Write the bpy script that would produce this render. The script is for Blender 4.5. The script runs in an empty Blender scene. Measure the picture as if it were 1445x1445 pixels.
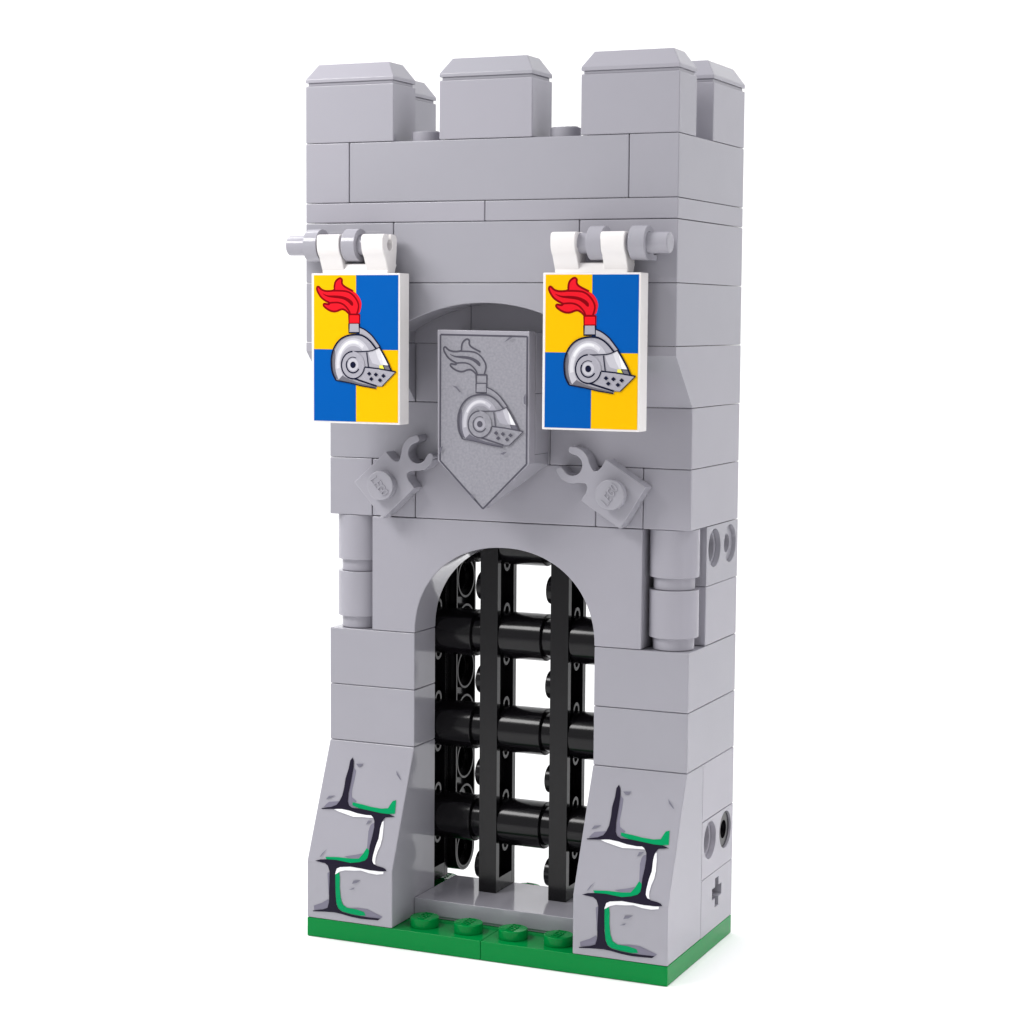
WORLD = 0.57
LIGHTS = [
 ('key_softbox', (-9, -14, 26), (4, 0, 16), 12, 25, (1.0, 0.99, 0.98), 7),
 ('fill_softbox', (36, -10, 8), (8, 2, 7), 6, 1.5, (1, 0.95, 0.98), 20),
 ('top_softbox_left', (-24, 0, 36), (-2, -2, 0), 20, 64),
 ('top_softbox_right', (32, 0, 36), (8, -2, 0), 20, 26),
 ('added_floor_fill', (24, 2, 30), (15, 1, 0), 8, 2.1, (1, 0.97, 0.99), 8, 36),  # added narrow fill, lifts the tower's shadow off the paper at right
 ('back_light_left', (-16, 18, 44), (-6, 36, 10), 16, 9),
 ('back_light_right', (10, 22, 44), (0, 38, 10), 16, 9),
]
HELMET_ART = [["p","red",[[0.857,2.18],[0.84,2.198],[0.818,2.217],[0.793,2.237],[0.765,2.253],[0.735,2.265],[0.703,2.268],[0.668,2.26],[0.635,2.25],[0.605,2.236],[0.57,2.227],[0.53,2.223],[0.49,2.225],[0.45,2.233],[0.412,2.247],[0.376,2.265],[0.345,2.283],[0.317,2.302],[0.295,2.321],[0.28,2.34],[0.277,2.357],[0.287,2.373],[0.306,2.378],[0.334,2.374],[0.361,2.369],[0.389,2.365],[0.408,2.369],[0.418,2.383],[0.412,2.396],[0.389,2.407],[0.357,2.422],[0.317,2.441],[0.276,2.465],[0.235,2.495],[0.2,2.532],[0.169,2.576],[0.145,2.616],[0.129,2.653],[0.125,2.683],[0.133,2.705],[0.147,2.716],[0.165,2.716],[0.184,2.705],[0.204,2.683],[0.229,2.664],[0.259,2.648],[0.3,2.636],[0.35,2.628],[0.414,2.628],[0.492,2.636],[0.53,2.659],[0.528,2.699],[0.531,2.739],[0.54,2.781],[0.557,2.815],[0.581,2.843],[0.61,2.865],[0.642,2.881],[0.671,2.881],[0.696,2.864],[0.706,2.843],[0.7,2.815],[0.702,2.787],[0.714,2.76],[0.736,2.736],[0.769,2.715],[0.808,2.694],[0.853,2.673],[0.896,2.654],[0.936,2.635],[0.976,2.614],[1.016,2.588],[1.051,2.559],[1.081,2.524],[1.108,2.484],[1.13,2.438],[1.142,2.392],[1.143,2.346],[1.132,2.286],[1.111,2.21],[1.042,2.171],[0.925,2.171]],0],["s","dred",[[0.866,2.17],[0.857,2.18],[0.84,2.198],[0.818,2.217],[0.793,2.237],[0.765,2.253],[0.735,2.265],[0.703,2.268],[0.668,2.26],[0.635,2.25],[0.605,2.236],[0.57,2.227],[0.53,2.223],[0.49,2.225],[0.45,2.233],[0.412,2.247],[0.376,2.265],[0.345,2.283],[0.317,2.302],[0.295,2.321],[0.28,2.34],[0.277,2.357],[0.287,2.373],[0.306,2.378],[0.334,2.374],[0.361,2.369],[0.389,2.365],[0.408,2.369],[0.418,2.383],[0.412,2.396],[0.389,2.407],[0.357,2.422],[0.317,2.441],[0.276,2.465],[0.235,2.495],[0.2,2.532],[0.169,2.576],[0.145,2.616],[0.129,2.653],[0.125,2.683],[0.133,2.705],[0.147,2.716],[0.165,2.716],[0.184,2.705],[0.204,2.683],[0.229,2.664],[0.259,2.648],[0.3,2.636],[0.35,2.628],[0.414,2.628],[0.492,2.636],[0.53,2.659],[0.528,2.699],[0.531,2.739],[0.54,2.781],[0.557,2.815],[0.581,2.843],[0.61,2.865],[0.642,2.881],[0.671,2.881],[0.696,2.864],[0.706,2.843],[0.7,2.815],[0.702,2.787],[0.714,2.76],[0.736,2.736],[0.769,2.715],[0.808,2.694],[0.853,2.673],[0.896,2.654],[0.936,2.635],[0.956,2.626]],0.04],["s","dred",[[0.506,2.635],[0.541,2.635],[0.611,2.635],[0.671,2.634],[0.721,2.632],[0.771,2.627],[0.821,2.619],[0.871,2.601],[0.922,2.572],[0.967,2.536],[1.007,2.492],[1.04,2.447],[1.065,2.401],[1.078,2.355],[1.079,2.309],[1.069,2.259],[1.05,2.204],[1.04,2.176]],0.034],["p","dred",[[0.265,2.581],[0.305,2.564],[0.343,2.552],[0.379,2.544],[0.434,2.541],[0.509,2.542],[0.585,2.54],[0.66,2.535],[0.727,2.524],[0.788,2.507],[0.84,2.487],[0.885,2.463],[0.921,2.438],[0.946,2.41],[0.957,2.381],[0.955,2.349],[0.943,2.337],[0.92,2.343],[0.894,2.361],[0.864,2.39],[0.823,2.419],[0.773,2.448],[0.723,2.467],[0.673,2.476],[0.613,2.485],[0.542,2.491],[0.475,2.499],[0.409,2.508],[0.356,2.522],[0.316,2.539],[0.283,2.558],[0.257,2.578]],0],["s","dred",[[0.388,2.39],[0.418,2.393],[0.478,2.399],[0.531,2.402],[0.576,2.403],[0.616,2.4],[0.651,2.394],[0.686,2.384],[0.722,2.37],[0.757,2.349],[0.792,2.319],[0.825,2.285],[0.855,2.249],[0.874,2.216],[0.882,2.189],[0.886,2.175]],0.032],["p","redbox",[[0.866,2.17],[1.1,2.172],[1.102,1.992],[0.868,1.991]],0],["s","dred",[[0.856,2.166],[1.1,2.167]],0.034],["s","dred",[[0.861,2.17],[0.863,1.99],[1.102,1.992],[1.1,2.172]],0.034],["p","g1",[[0.868,1.981],[1.092,1.983],[1.094,1.808],[0.87,1.806]],0],["s","ink",[[0.863,1.986],[0.863,1.806],[1.099,1.808],[1.097,1.988]],0.034],["p","g1",[[1.106,1.911],[1.226,1.868],[1.37,1.77],[1.466,1.661],[1.568,1.535],[1.486,1.496],[1.395,1.616],[1.275,1.714],[1.108,1.779]],0],["s","ink",[[1.1,1.917],[1.132,1.905],[1.195,1.882],[1.262,1.845],[1.334,1.795],[1.394,1.743],[1.442,1.688],[1.491,1.629],[1.542,1.567],[1.568,1.535]],0.026],["p","g1",[[0.572,0.86],[0.504,0.97],[0.473,1.081],[0.462,1.249],[0.482,1.383],[0.535,1.517],[0.618,1.629],[0.725,1.708],[0.857,1.754],[0.988,1.772],[1.132,1.768],[1.251,1.719],[1.359,1.638],[1.444,1.539],[1.486,1.496],[1.562,1.524],[1.791,1.147],[1.833,1.06],[1.523,0.878],[1.495,0.745],[1.483,0.711],[1.167,0.755],[0.903,0.808]],0],["p","g0",[[0.554,0.902],[0.521,0.962],[0.497,1.032],[0.484,1.11],[0.48,1.199],[0.485,1.299],[0.503,1.389],[0.532,1.467],[0.551,1.428],[0.558,1.272],[0.59,1.139],[0.645,1.029],[0.743,0.941],[0.882,0.877],[1.083,0.82],[1.346,0.769],[1.479,0.737],[1.482,0.724],[1.404,0.728],[1.246,0.749],[1.101,0.774],[0.969,0.802],[0.82,0.83],[0.655,0.857]],0],["p","g2",[[1.361,1.362],[1.342,1.416],[1.318,1.467],[1.29,1.514],[1.257,1.557],[1.221,1.595],[1.181,1.628],[1.139,1.655],[1.095,1.676],[1.049,1.69],[1.002,1.698],[0.954,1.699],[0.907,1.694],[0.861,1.682],[0.815,1.664],[0.772,1.639],[0.732,1.608],[0.694,1.572],[0.66,1.53],[0.63,1.484],[0.604,1.435],[0.583,1.381],[0.567,1.325],[0.556,1.268],[0.551,1.209],[0.551,1.149],[0.556,1.09],[0.567,1.032],[0.583,0.976],[0.604,0.923],[0.63,0.873],[0.728,0.964],[0.709,0.999],[0.694,1.037],[0.683,1.076],[0.675,1.116],[0.671,1.158],[0.671,1.2],[0.675,1.241],[0.683,1.281],[0.694,1.321],[0.709,1.358],[0.728,1.393],[0.749,1.425],[0.773,1.454],[0.8,1.48],[0.829,1.502],[0.86,1.519],[0.892,1.532],[0.925,1.541],[0.959,1.544],[0.993,1.544],[1.027,1.538],[1.06,1.528],[1.091,1.513],[1.122,1.494],[1.15,1.471],[1.176,1.445],[1.199,1.415],[1.219,1.381],[1.236,1.346],[1.25,1.308]],0],["p","g3",[[1.207,1.555],[1.182,1.579],[1.155,1.6],[1.128,1.619],[1.099,1.635],[1.07,1.647],[1.039,1.657],[1.009,1.663],[0.978,1.666],[0.946,1.666],[0.915,1.663],[0.885,1.656],[0.854,1.646],[0.825,1.634],[0.796,1.618],[0.769,1.599],[0.742,1.577],[0.718,1.553],[0.695,1.526],[0.673,1.497],[0.654,1.466],[0.636,1.433],[0.621,1.398],[0.608,1.362],[0.598,1.324],[0.59,1.286],[0.584,1.246],[0.581,1.207],[0.58,1.167],[0.583,1.127],[0.587,1.087],[0.658,1.103],[0.655,1.136],[0.653,1.169],[0.653,1.202],[0.656,1.235],[0.66,1.267],[0.667,1.299],[0.676,1.331],[0.686,1.361],[0.699,1.39],[0.713,1.417],[0.729,1.443],[0.747,1.467],[0.766,1.489],[0.787,1.509],[0.808,1.527],[0.831,1.543],[0.855,1.556],[0.879,1.567],[0.904,1.575],[0.93,1.58],[0.956,1.583],[0.981,1.583],[1.007,1.581],[1.033,1.575],[1.058,1.567],[1.082,1.557],[1.106,1.544],[1.129,1.529],[1.151,1.511],[1.171,1.491]],0],["p","g4",[[1.077,1.623],[1.053,1.633],[1.029,1.64],[1.004,1.646],[0.979,1.649],[0.954,1.65],[0.929,1.648],[0.904,1.645],[0.879,1.639],[0.855,1.63],[0.831,1.62],[0.808,1.607],[0.786,1.593],[0.764,1.576],[0.743,1.557],[0.724,1.537],[0.705,1.514],[0.688,1.491],[0.672,1.465],[0.658,1.438],[0.645,1.41],[0.683,1.388],[0.695,1.414],[0.708,1.438],[0.723,1.461],[0.739,1.483],[0.756,1.503],[0.774,1.522],[0.792,1.539],[0.812,1.554],[0.833,1.567],[0.854,1.579],[0.876,1.588],[0.898,1.595],[0.921,1.601],[0.943,1.604],[0.966,1.606],[0.989,1.605],[1.012,1.602],[1.035,1.597],[1.057,1.59],[1.079,1.581]],0],["p","g1",[[0.897,1.427],[1.064,1.435],[1.362,1.444],[1.486,1.49],[1.562,1.524],[1.773,1.164],[1.638,1.167],[1.556,1.105],[1.235,1.133],[1.043,1.135]],0],["p","g2",[[1.302,1.427],[1.486,1.485],[1.562,1.521],[1.671,1.333],[1.638,1.167],[1.555,1.166],[1.4,1.207],[1.339,1.317]],0],["p","g3",[[1.468,1.462],[1.562,1.519],[1.707,1.278],[1.661,1.167],[1.59,1.188],[1.517,1.32]],0],["p","white",[[1.568,1.497],[1.759,1.167],[1.649,1.172],[1.612,1.321]],0],["p","window",[[1.555,1.171],[1.632,1.172],[1.664,1.098],[1.556,1.105]],0],["p","g0",[[1.637,1.169],[1.773,1.16],[1.822,1.062],[1.68,1.074]],0],["s","ink",[[1.632,1.169],[1.762,1.16]],0.015],["s","ink",[[1.637,1.169],[1.686,1.074]],0.015],["p","g1",[[1.211,1.132],[1.833,1.06],[1.922,1.045],[1.619,0.758],[1.489,0.761],[0.998,0.896],[1.106,0.926],[1.2,1.027]],0],["s","ink",[[1.229,1.129],[1.52,1.104],[1.757,1.07],[1.928,1.045]],0.027],["s","ink",[[1.928,1.048],[1.771,0.899],[1.619,0.756]],0.018],["s","g0",[[1.619,0.756],[1.489,0.761]],0.014],["s","ink",[[0.974,0.903],[1.166,0.849],[1.495,0.758]],0.034],["s","ink",[[0.572,0.86],[0.555,0.888],[0.521,0.943],[0.496,0.998],[0.48,1.054],[0.47,1.123],[0.465,1.207],[0.467,1.282],[0.477,1.349],[0.495,1.416],[0.521,1.484],[0.555,1.545],[0.597,1.601],[0.645,1.649],[0.699,1.689],[0.758,1.72],[0.824,1.743],[0.89,1.758],[0.956,1.767],[1.024,1.771],[1.096,1.769],[1.162,1.756],[1.222,1.731],[1.278,1.699],[1.332,1.658],[1.38,1.613],[1.423,1.564],[1.454,1.528],[1.475,1.507],[1.486,1.496]],0.034],["s","ink",[[1.48,1.493],[1.562,1.526]],0.018],["s","ink",[[1.556,1.535],[1.658,1.377],[1.755,1.213],[1.83,1.054]],0.034],["s","ink",[[0.565,0.86],[0.903,0.808],[1.167,0.755],[1.483,0.711]],0.022],["s","ink",[[0.992,1.432],[1.01,1.432],[1.046,1.432],[1.106,1.434],[1.189,1.438],[1.267,1.442],[1.338,1.446],[1.402,1.459],[1.458,1.482],[1.486,1.493]],0.02],["s","ink",[[1.273,1.421],[1.292,1.272],[1.312,1.129]],0.022],["p","g1",[[1.226,1.169],[1.221,1.216],[1.209,1.261],[1.189,1.303],[1.163,1.341],[1.131,1.373],[1.093,1.399],[1.052,1.419],[1.008,1.43],[0.962,1.434],[0.917,1.429],[0.873,1.416],[0.832,1.396],[0.795,1.369],[0.763,1.335],[0.737,1.296],[0.718,1.253],[0.707,1.208],[0.704,1.161],[0.708,1.114],[0.72,1.069],[0.74,1.027],[0.767,0.989],[0.799,0.956],[0.837,0.93],[0.879,0.911],[0.923,0.9],[0.968,0.896],[1.014,0.901],[1.057,0.914],[1.098,0.935],[1.135,0.962],[1.167,0.996],[1.193,1.035],[1.211,1.077],[1.222,1.123]],0],["p","g2",[[1.085,1.175],[1.082,1.2],[1.074,1.224],[1.061,1.246],[1.044,1.265],[1.024,1.28],[1.001,1.29],[0.976,1.295],[0.951,1.294],[0.927,1.289],[0.904,1.278],[0.884,1.262],[0.867,1.243],[0.855,1.221],[0.848,1.197],[0.845,1.171],[0.848,1.146],[0.856,1.121],[0.869,1.1],[0.886,1.081],[0.906,1.066],[0.93,1.056],[0.954,1.051],[0.979,1.052],[1.004,1.057],[1.026,1.068],[1.046,1.083],[1.063,1.103],[1.075,1.125],[1.083,1.149]],0],["s","ink",[[0.953,1.433],[0.926,1.431],[0.9,1.425],[0.874,1.417],[0.849,1.406],[0.826,1.392],[0.803,1.376],[0.783,1.357],[0.765,1.337],[0.748,1.315],[0.734,1.291],[0.723,1.265],[0.714,1.239],[0.708,1.212],[0.704,1.184],[0.704,1.156],[0.706,1.129],[0.711,1.101],[0.718,1.074],[0.729,1.049],[0.742,1.024],[0.757,1.001],[0.775,0.98],[0.794,0.961],[0.815,0.944],[0.838,0.929],[0.863,0.917],[0.888,0.908],[0.915,0.901],[0.941,0.897],[0.968,0.896]],0.028],["s","ink",[[0.968,0.896],[0.987,0.897],[1.005,0.9],[1.023,0.903],[1.04,0.908],[1.057,0.914],[1.074,0.922],[1.09,0.93],[1.106,0.94],[1.121,0.95],[1.135,0.962],[1.149,0.975],[1.161,0.989],[1.173,1.003],[1.183,1.019],[1.193,1.035],[1.201,1.051],[1.208,1.069],[1.214,1.086],[1.219,1.104],[1.222,1.123]],0.024],["s","ink",[[0.835,1.243],[0.826,1.225],[0.82,1.205],[0.816,1.185],[0.815,1.165],[0.817,1.145],[0.821,1.125],[0.827,1.106],[0.836,1.088],[0.847,1.071],[0.861,1.056],[0.875,1.042],[0.892,1.031],[0.91,1.023],[0.928,1.017],[0.947,1.013],[0.967,1.012],[0.987,1.014],[1.006,1.018],[1.024,1.025],[1.042,1.034],[1.058,1.046],[1.072,1.059],[1.085,1.075],[1.096,1.092]],0.028],["s","ink",[[1.039,1.303],[1.024,1.311],[1.008,1.316],[0.991,1.32],[0.975,1.322],[0.958,1.323],[0.941,1.321],[0.925,1.317],[0.909,1.311],[0.894,1.304],[0.879,1.295],[0.866,1.284],[0.854,1.271],[0.844,1.258],[0.835,1.243]],0.014],["p","ink",[[1.028,1.171],[1.024,1.19],[1.015,1.208],[1.001,1.222],[0.984,1.231],[0.965,1.234],[0.945,1.231],[0.928,1.221],[0.914,1.207],[0.906,1.189],[0.903,1.169],[0.906,1.149],[0.915,1.131],[0.929,1.117],[0.947,1.108],[0.966,1.105],[0.985,1.109],[1.002,1.118],[1.016,1.133],[1.025,1.151]],0],["p","ink",[[1.281,0.999],[1.331,1.041],[1.381,1.0],[1.332,0.957]],0],["p","ink",[[1.433,0.985],[1.482,1.027],[1.532,0.986],[1.483,0.943]],0],["p","ink",[[1.602,0.962],[1.651,1.005],[1.702,0.964],[1.652,0.921]],0],["p","ink",[[1.33,0.896],[1.38,0.939],[1.43,0.898],[1.381,0.855]],0],["p","ink",[[1.526,0.876],[1.576,0.919],[1.626,0.878],[1.577,0.835]],0]]
QUAD = [0.057, 1.021, 1.987, 2.942, 1.472, 0.04]
SHIELD = {"W":[[0.9674,-0.0012],[-0.0003,0.9734],[3.0095,9.6934]],"out":[[2.982,12.681],[4.974,12.663],[4.988,10.073],[4.01,9.148],[3.001,10.076]],"line":[[3.058,12.582],[4.933,12.559],[4.936,10.07],[4.005,9.154],[3.059,10.081]],"marks":[[[4.465,12.448],[4.56,12.542],[4.655,12.55],[4.56,12.495]],[[3.339,11.581],[3.437,11.563],[3.52,11.463],[3.505,11.449],[3.422,11.529]],[[4.927,11.458],[4.929,11.23],[4.892,11.256],[4.884,11.376]],[[3.059,10.188],[3.07,10.339],[3.137,10.367],[3.106,10.276]],[[4.39,10.257],[4.46,10.293],[4.534,10.3],[4.46,10.244]],[[3.763,9.455],[3.834,9.378],[3.834,9.314],[3.751,9.396]]]}
CRACK_ART = [["shade",[[0.152,2.659],[0.203,2.725],[0.257,2.774],[0.501,2.812],[0.454,2.723],[0.336,2.681]]],["shade",[[0.687,3.494],[0.756,3.432],[0.754,3.241],[0.743,3.036],[0.771,2.917],[0.9,2.848],[0.822,2.759],[0.951,2.727],[0.798,2.716],[0.728,2.763],[0.689,2.854],[0.678,3.234]]],["shade",[[1.403,2.468],[1.413,2.362],[1.401,2.16],[1.4,2.034],[1.387,1.943],[1.334,1.984],[1.3,2.28],[1.296,2.283],[1.314,2.405],[1.352,2.456]]],["shade",[[0.166,0.663],[0.368,0.749],[0.507,0.841],[0.536,0.785],[0.502,0.655],[0.386,0.606],[0.175,0.572]]],["shade",[[0.835,0.691],[1.204,0.742],[1.434,0.739],[1.602,0.681],[1.785,0.624],[1.733,0.576],[1.39,0.565]]],["shade",[[0.493,1.394],[0.555,1.438],[0.55,0.935],[0.522,0.932]]],["shade",[[0.855,1.773],[1.093,1.825],[1.283,1.879],[1.254,1.78],[1.195,1.766],[1.014,1.746]]],["green",[[0.811,2.819],[1.063,2.796],[1.268,2.77],[1.5,2.759],[1.65,2.78],[1.69,2.858],[1.732,2.929],[1.805,2.95],[1.832,2.692],[1.623,2.664],[1.393,2.668],[1.158,2.691],[0.952,2.725],[0.822,2.759]]],["green",[[0.415,1.719],[0.706,1.744],[1.014,1.746],[1.195,1.766],[1.27,1.864],[1.334,1.984],[1.392,1.944],[1.409,1.839],[1.387,1.764],[1.252,1.703],[1.09,1.665],[0.874,1.668],[0.562,1.681],[0.455,1.67]]],["green",[[0.679,1.394],[0.767,1.449],[0.788,1.334],[0.783,1.112],[0.809,0.894],[0.857,0.768],[0.958,0.714],[1.174,0.708],[1.358,0.671],[1.39,0.601],[1.252,0.583],[1.021,0.597],[0.836,0.625],[0.742,0.686],[0.7,0.807],[0.681,1.1]]],["white",[[0.413,2.644],[0.587,2.675],[0.777,2.66],[0.969,2.625],[1.172,2.608],[1.301,2.618],[1.357,2.563],[1.104,2.555],[0.89,2.541],[0.73,2.572],[0.52,2.612]]],["white",[[1.606,2.535],[1.574,2.499],[1.556,2.377],[1.544,2.175],[1.567,2.188],[1.516,2.037],[1.493,1.901],[1.498,1.783],[1.549,1.702],[1.602,1.691],[1.584,1.739],[1.576,1.818],[1.594,1.939],[1.634,2.062],[1.645,2.183],[1.649,2.186],[1.631,2.411]]],["white",[[0.675,1.387],[0.693,1.514],[0.824,1.568],[1.039,1.597],[1.269,1.591],[1.498,1.575],[1.681,1.568],[1.81,1.577],[1.803,1.525],[1.652,1.496],[1.469,1.503],[1.285,1.539],[1.117,1.517],[0.917,1.502],[0.795,1.465],[0.733,1.423]]],["crack",[[0.623,3.687],[0.58,3.621],[0.577,3.457],[0.548,3.263],[0.555,3.086],[0.544,2.922],[0.502,2.809],[0.452,2.736],[0.336,2.684],[0.116,2.642],[0.126,2.625],[0.404,2.65],[0.589,2.668],[0.778,2.653],[0.97,2.619],[1.173,2.605],[1.295,2.611],[1.354,2.577],[1.397,2.507],[1.417,2.389],[1.413,2.228],[1.392,2.033],[1.4,1.891],[1.389,1.797],[1.344,1.746],[1.222,1.7],[1.028,1.665],[0.872,1.675],[0.685,1.688],[0.485,1.68],[0.317,1.661],[0.199,1.622],[0.326,1.609],[0.436,1.601],[0.507,1.551],[0.547,1.437],[0.542,1.23],[0.534,1.007],[0.531,0.785],[0.494,0.654],[0.385,0.61],[0.152,0.557],[0.152,0.54],[0.433,0.567],[0.666,0.58],[0.836,0.566],[1.053,0.535],[1.283,0.521],[1.68,0.537],[1.733,0.581],[1.512,0.574],[1.283,0.573],[1.052,0.587],[0.851,0.612],[0.758,0.666],[0.71,0.749],[0.685,0.952],[0.677,1.247],[0.679,1.409],[0.717,1.517],[0.793,1.556],[1.039,1.593],[1.269,1.584],[1.499,1.568],[1.726,1.574],[1.877,1.597],[1.841,1.635],[1.778,1.655],[1.638,1.672],[1.558,1.697],[1.51,1.757],[1.507,1.863],[1.53,2.047],[1.564,2.191],[1.559,2.404],[1.577,2.526],[1.633,2.605],[1.849,2.633],[1.713,2.673],[1.515,2.673],[1.234,2.699],[1.015,2.717],[0.83,2.713],[0.745,2.752],[0.701,2.828],[0.681,2.989],[0.688,3.262],[0.685,3.508],[0.667,3.615]]],["mark",[[0.729,3.569],[0.906,3.585],[0.854,3.523],[0.793,3.517]]],["mark",[[0.186,2.819],[0.236,2.892],[0.389,2.914],[0.274,2.855]]],["mark",[[1.689,3.518],[1.838,3.357],[1.815,3.355],[1.717,3.44]]],["mark",[[1.219,2.422],[1.251,2.506],[1.349,2.516],[1.275,2.455]]],["mark",[[1.075,1.237],[1.112,1.308],[1.28,1.336],[1.182,1.265]]],["mark",[[0.999,1.103],[1.129,1.163],[1.114,1.125]]],["mark",[[0.287,1.698],[0.34,1.791],[0.427,1.874],[0.358,1.78],[0.321,1.722]]]]
import bpy, bmesh, math
from mathutils import Vector, Matrix
from mathutils.geometry import tessellate_polygon
S = 0.08            # one stud pitch in scene units
P = 0.4             # one plate height in studs
scene = bpy.context.scene
COL = scene.collection

# ------------------------------------------------------------------ materials
def plastic(name, col, rough=0.22, var=0.03, spec=0.35, bump=0.02, coat=0.0, objvar=0.0, nscale=9.0):
    m = bpy.data.materials.new(name); m.use_nodes = True
    nt = m.node_tree; b = nt.nodes['Principled BSDF']
    tc = nt.nodes.new('ShaderNodeTexCoord')
    n = nt.nodes.new('ShaderNodeTexNoise'); n.inputs['Scale'].default_value = nscale; n.inputs['Detail'].default_value = 4
    nt.links.new(tc.outputs['Object'], n.inputs['Vector'])
    mix = nt.nodes.new('ShaderNodeMix'); mix.data_type = 'RGBA'
    c = list(col) + [1]
    mix.inputs[6].default_value = [min(1, v * (1 - var)) for v in col] + [1]
    mix.inputs[7].default_value = [min(1, v * (1 + var)) for v in col] + [1]
    nt.links.new(n.outputs['Fac'], mix.inputs[0]); out = mix.outputs[2]
    if objvar:      # small moulding-batch differences from brick to brick
        oi = nt.nodes.new('ShaderNodeObjectInfo'); m2 = nt.nodes.new('ShaderNodeMix'); m2.data_type = 'RGBA'; m2.blend_type = 'MULTIPLY'
        m3 = nt.nodes.new('ShaderNodeMix'); m3.data_type = 'RGBA'
        m3.inputs[6].default_value = (1-objvar, 1-objvar, 1-objvar*1.1, 1); m3.inputs[7].default_value = (1+objvar, 1+objvar*0.6, 1+objvar*0.8, 1)
        nt.links.new(oi.outputs['Random'], m3.inputs[0]); m2.inputs[0].default_value = 1
        nt.links.new(out, m2.inputs[6]); nt.links.new(m3.outputs[2], m2.inputs[7]); out = m2.outputs[2]
    nt.links.new(out, b.inputs['Base Color'])
    mr = nt.nodes.new('ShaderNodeMapRange')
    n2 = nt.nodes.new('ShaderNodeTexNoise'); n2.inputs['Scale'].default_value = 40.0; n2.inputs['Detail'].default_value = 6
    nt.links.new(tc.outputs['Object'], n2.inputs['Vector'])
    mr.inputs['To Min'].default_value = rough * 0.8; mr.inputs['To Max'].default_value = rough * 1.25
    nt.links.new(n2.outputs['Fac'], mr.inputs['Value']); nt.links.new(mr.outputs['Result'], b.inputs['Roughness'])
    b.inputs['Specular IOR Level'].default_value = spec
    if coat: b.inputs['Coat Weight'].default_value = coat; b.inputs['Coat Roughness'].default_value = 0.08
    n3 = nt.nodes.new('ShaderNodeTexNoise'); n3.inputs['Scale'].default_value = 220.0; n3.inputs['Detail'].default_value = 2
    nt.links.new(tc.outputs['Object'], n3.inputs['Vector'])
    bp = nt.nodes.new('ShaderNodeBump'); bp.inputs['Strength'].default_value = bump; bp.inputs['Distance'].default_value = 0.002
    nt.links.new(n3.outputs['Fac'], bp.inputs['Height']); nt.links.new(bp.outputs['Normal'], b.inputs['Normal'])
    return m
M = {}
M['grey'] = plastic('light_grey_plastic', (0.357, 0.351, 0.391), 0.09, objvar=0.035)
M['green'] = plastic('green_plastic', (0.0, 0.228, 0.045), 0.14, spec=0.12)
M['black'] = plastic('black_plastic', (0.0045, 0.004, 0.005), 0.15, var=0.1, spec=0.30)
M['white'] = plastic('white_plastic', (0.83, 0.80, 0.79), 0.22)
def ink(name, col): M[name] = plastic('ink_' + name, col, 0.34, 0.02, spec=0.07, bump=0.01)
ink('yellow', (0.90, 0.50, 0.0)); ink('blue', (0.0, 0.100, 0.42))
ink('red', (0.80, 0.010, 0.022)); ink('redbox', (0.92, 0.010, 0.02)); ink('dred', (0.24, 0.0, 0.004))
ink('inkline', (0.008, 0.010, 0.030)); ink('g0', (0.17, 0.165, 0.195)); ink('g1', (0.40, 0.39, 0.44))
ink('g2', (0.55, 0.54, 0.59)); ink('g3', (0.70, 0.69, 0.73)); ink('g4', (0.84, 0.84, 0.86)); ink('whiteink', (0.90, 0.90, 0.92))
ink('window', (0.85, 0.80, 0.10))
ink('line', (0.098, 0.094, 0.118)); M['facegrey'] = plastic('ink_facegrey', (0.305, 0.30, 0.335), 0.3, 0.25, spec=0.12, nscale=240.0); ink('midline', (0.16, 0.155, 0.19))
ink('crack', (0.016, 0.013, 0.026)); ink('shade', (0.20, 0.19, 0.245)); ink('mark', (0.19, 0.185, 0.23)); ink('moss', (0.0, 0.30, 0.105))

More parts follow.
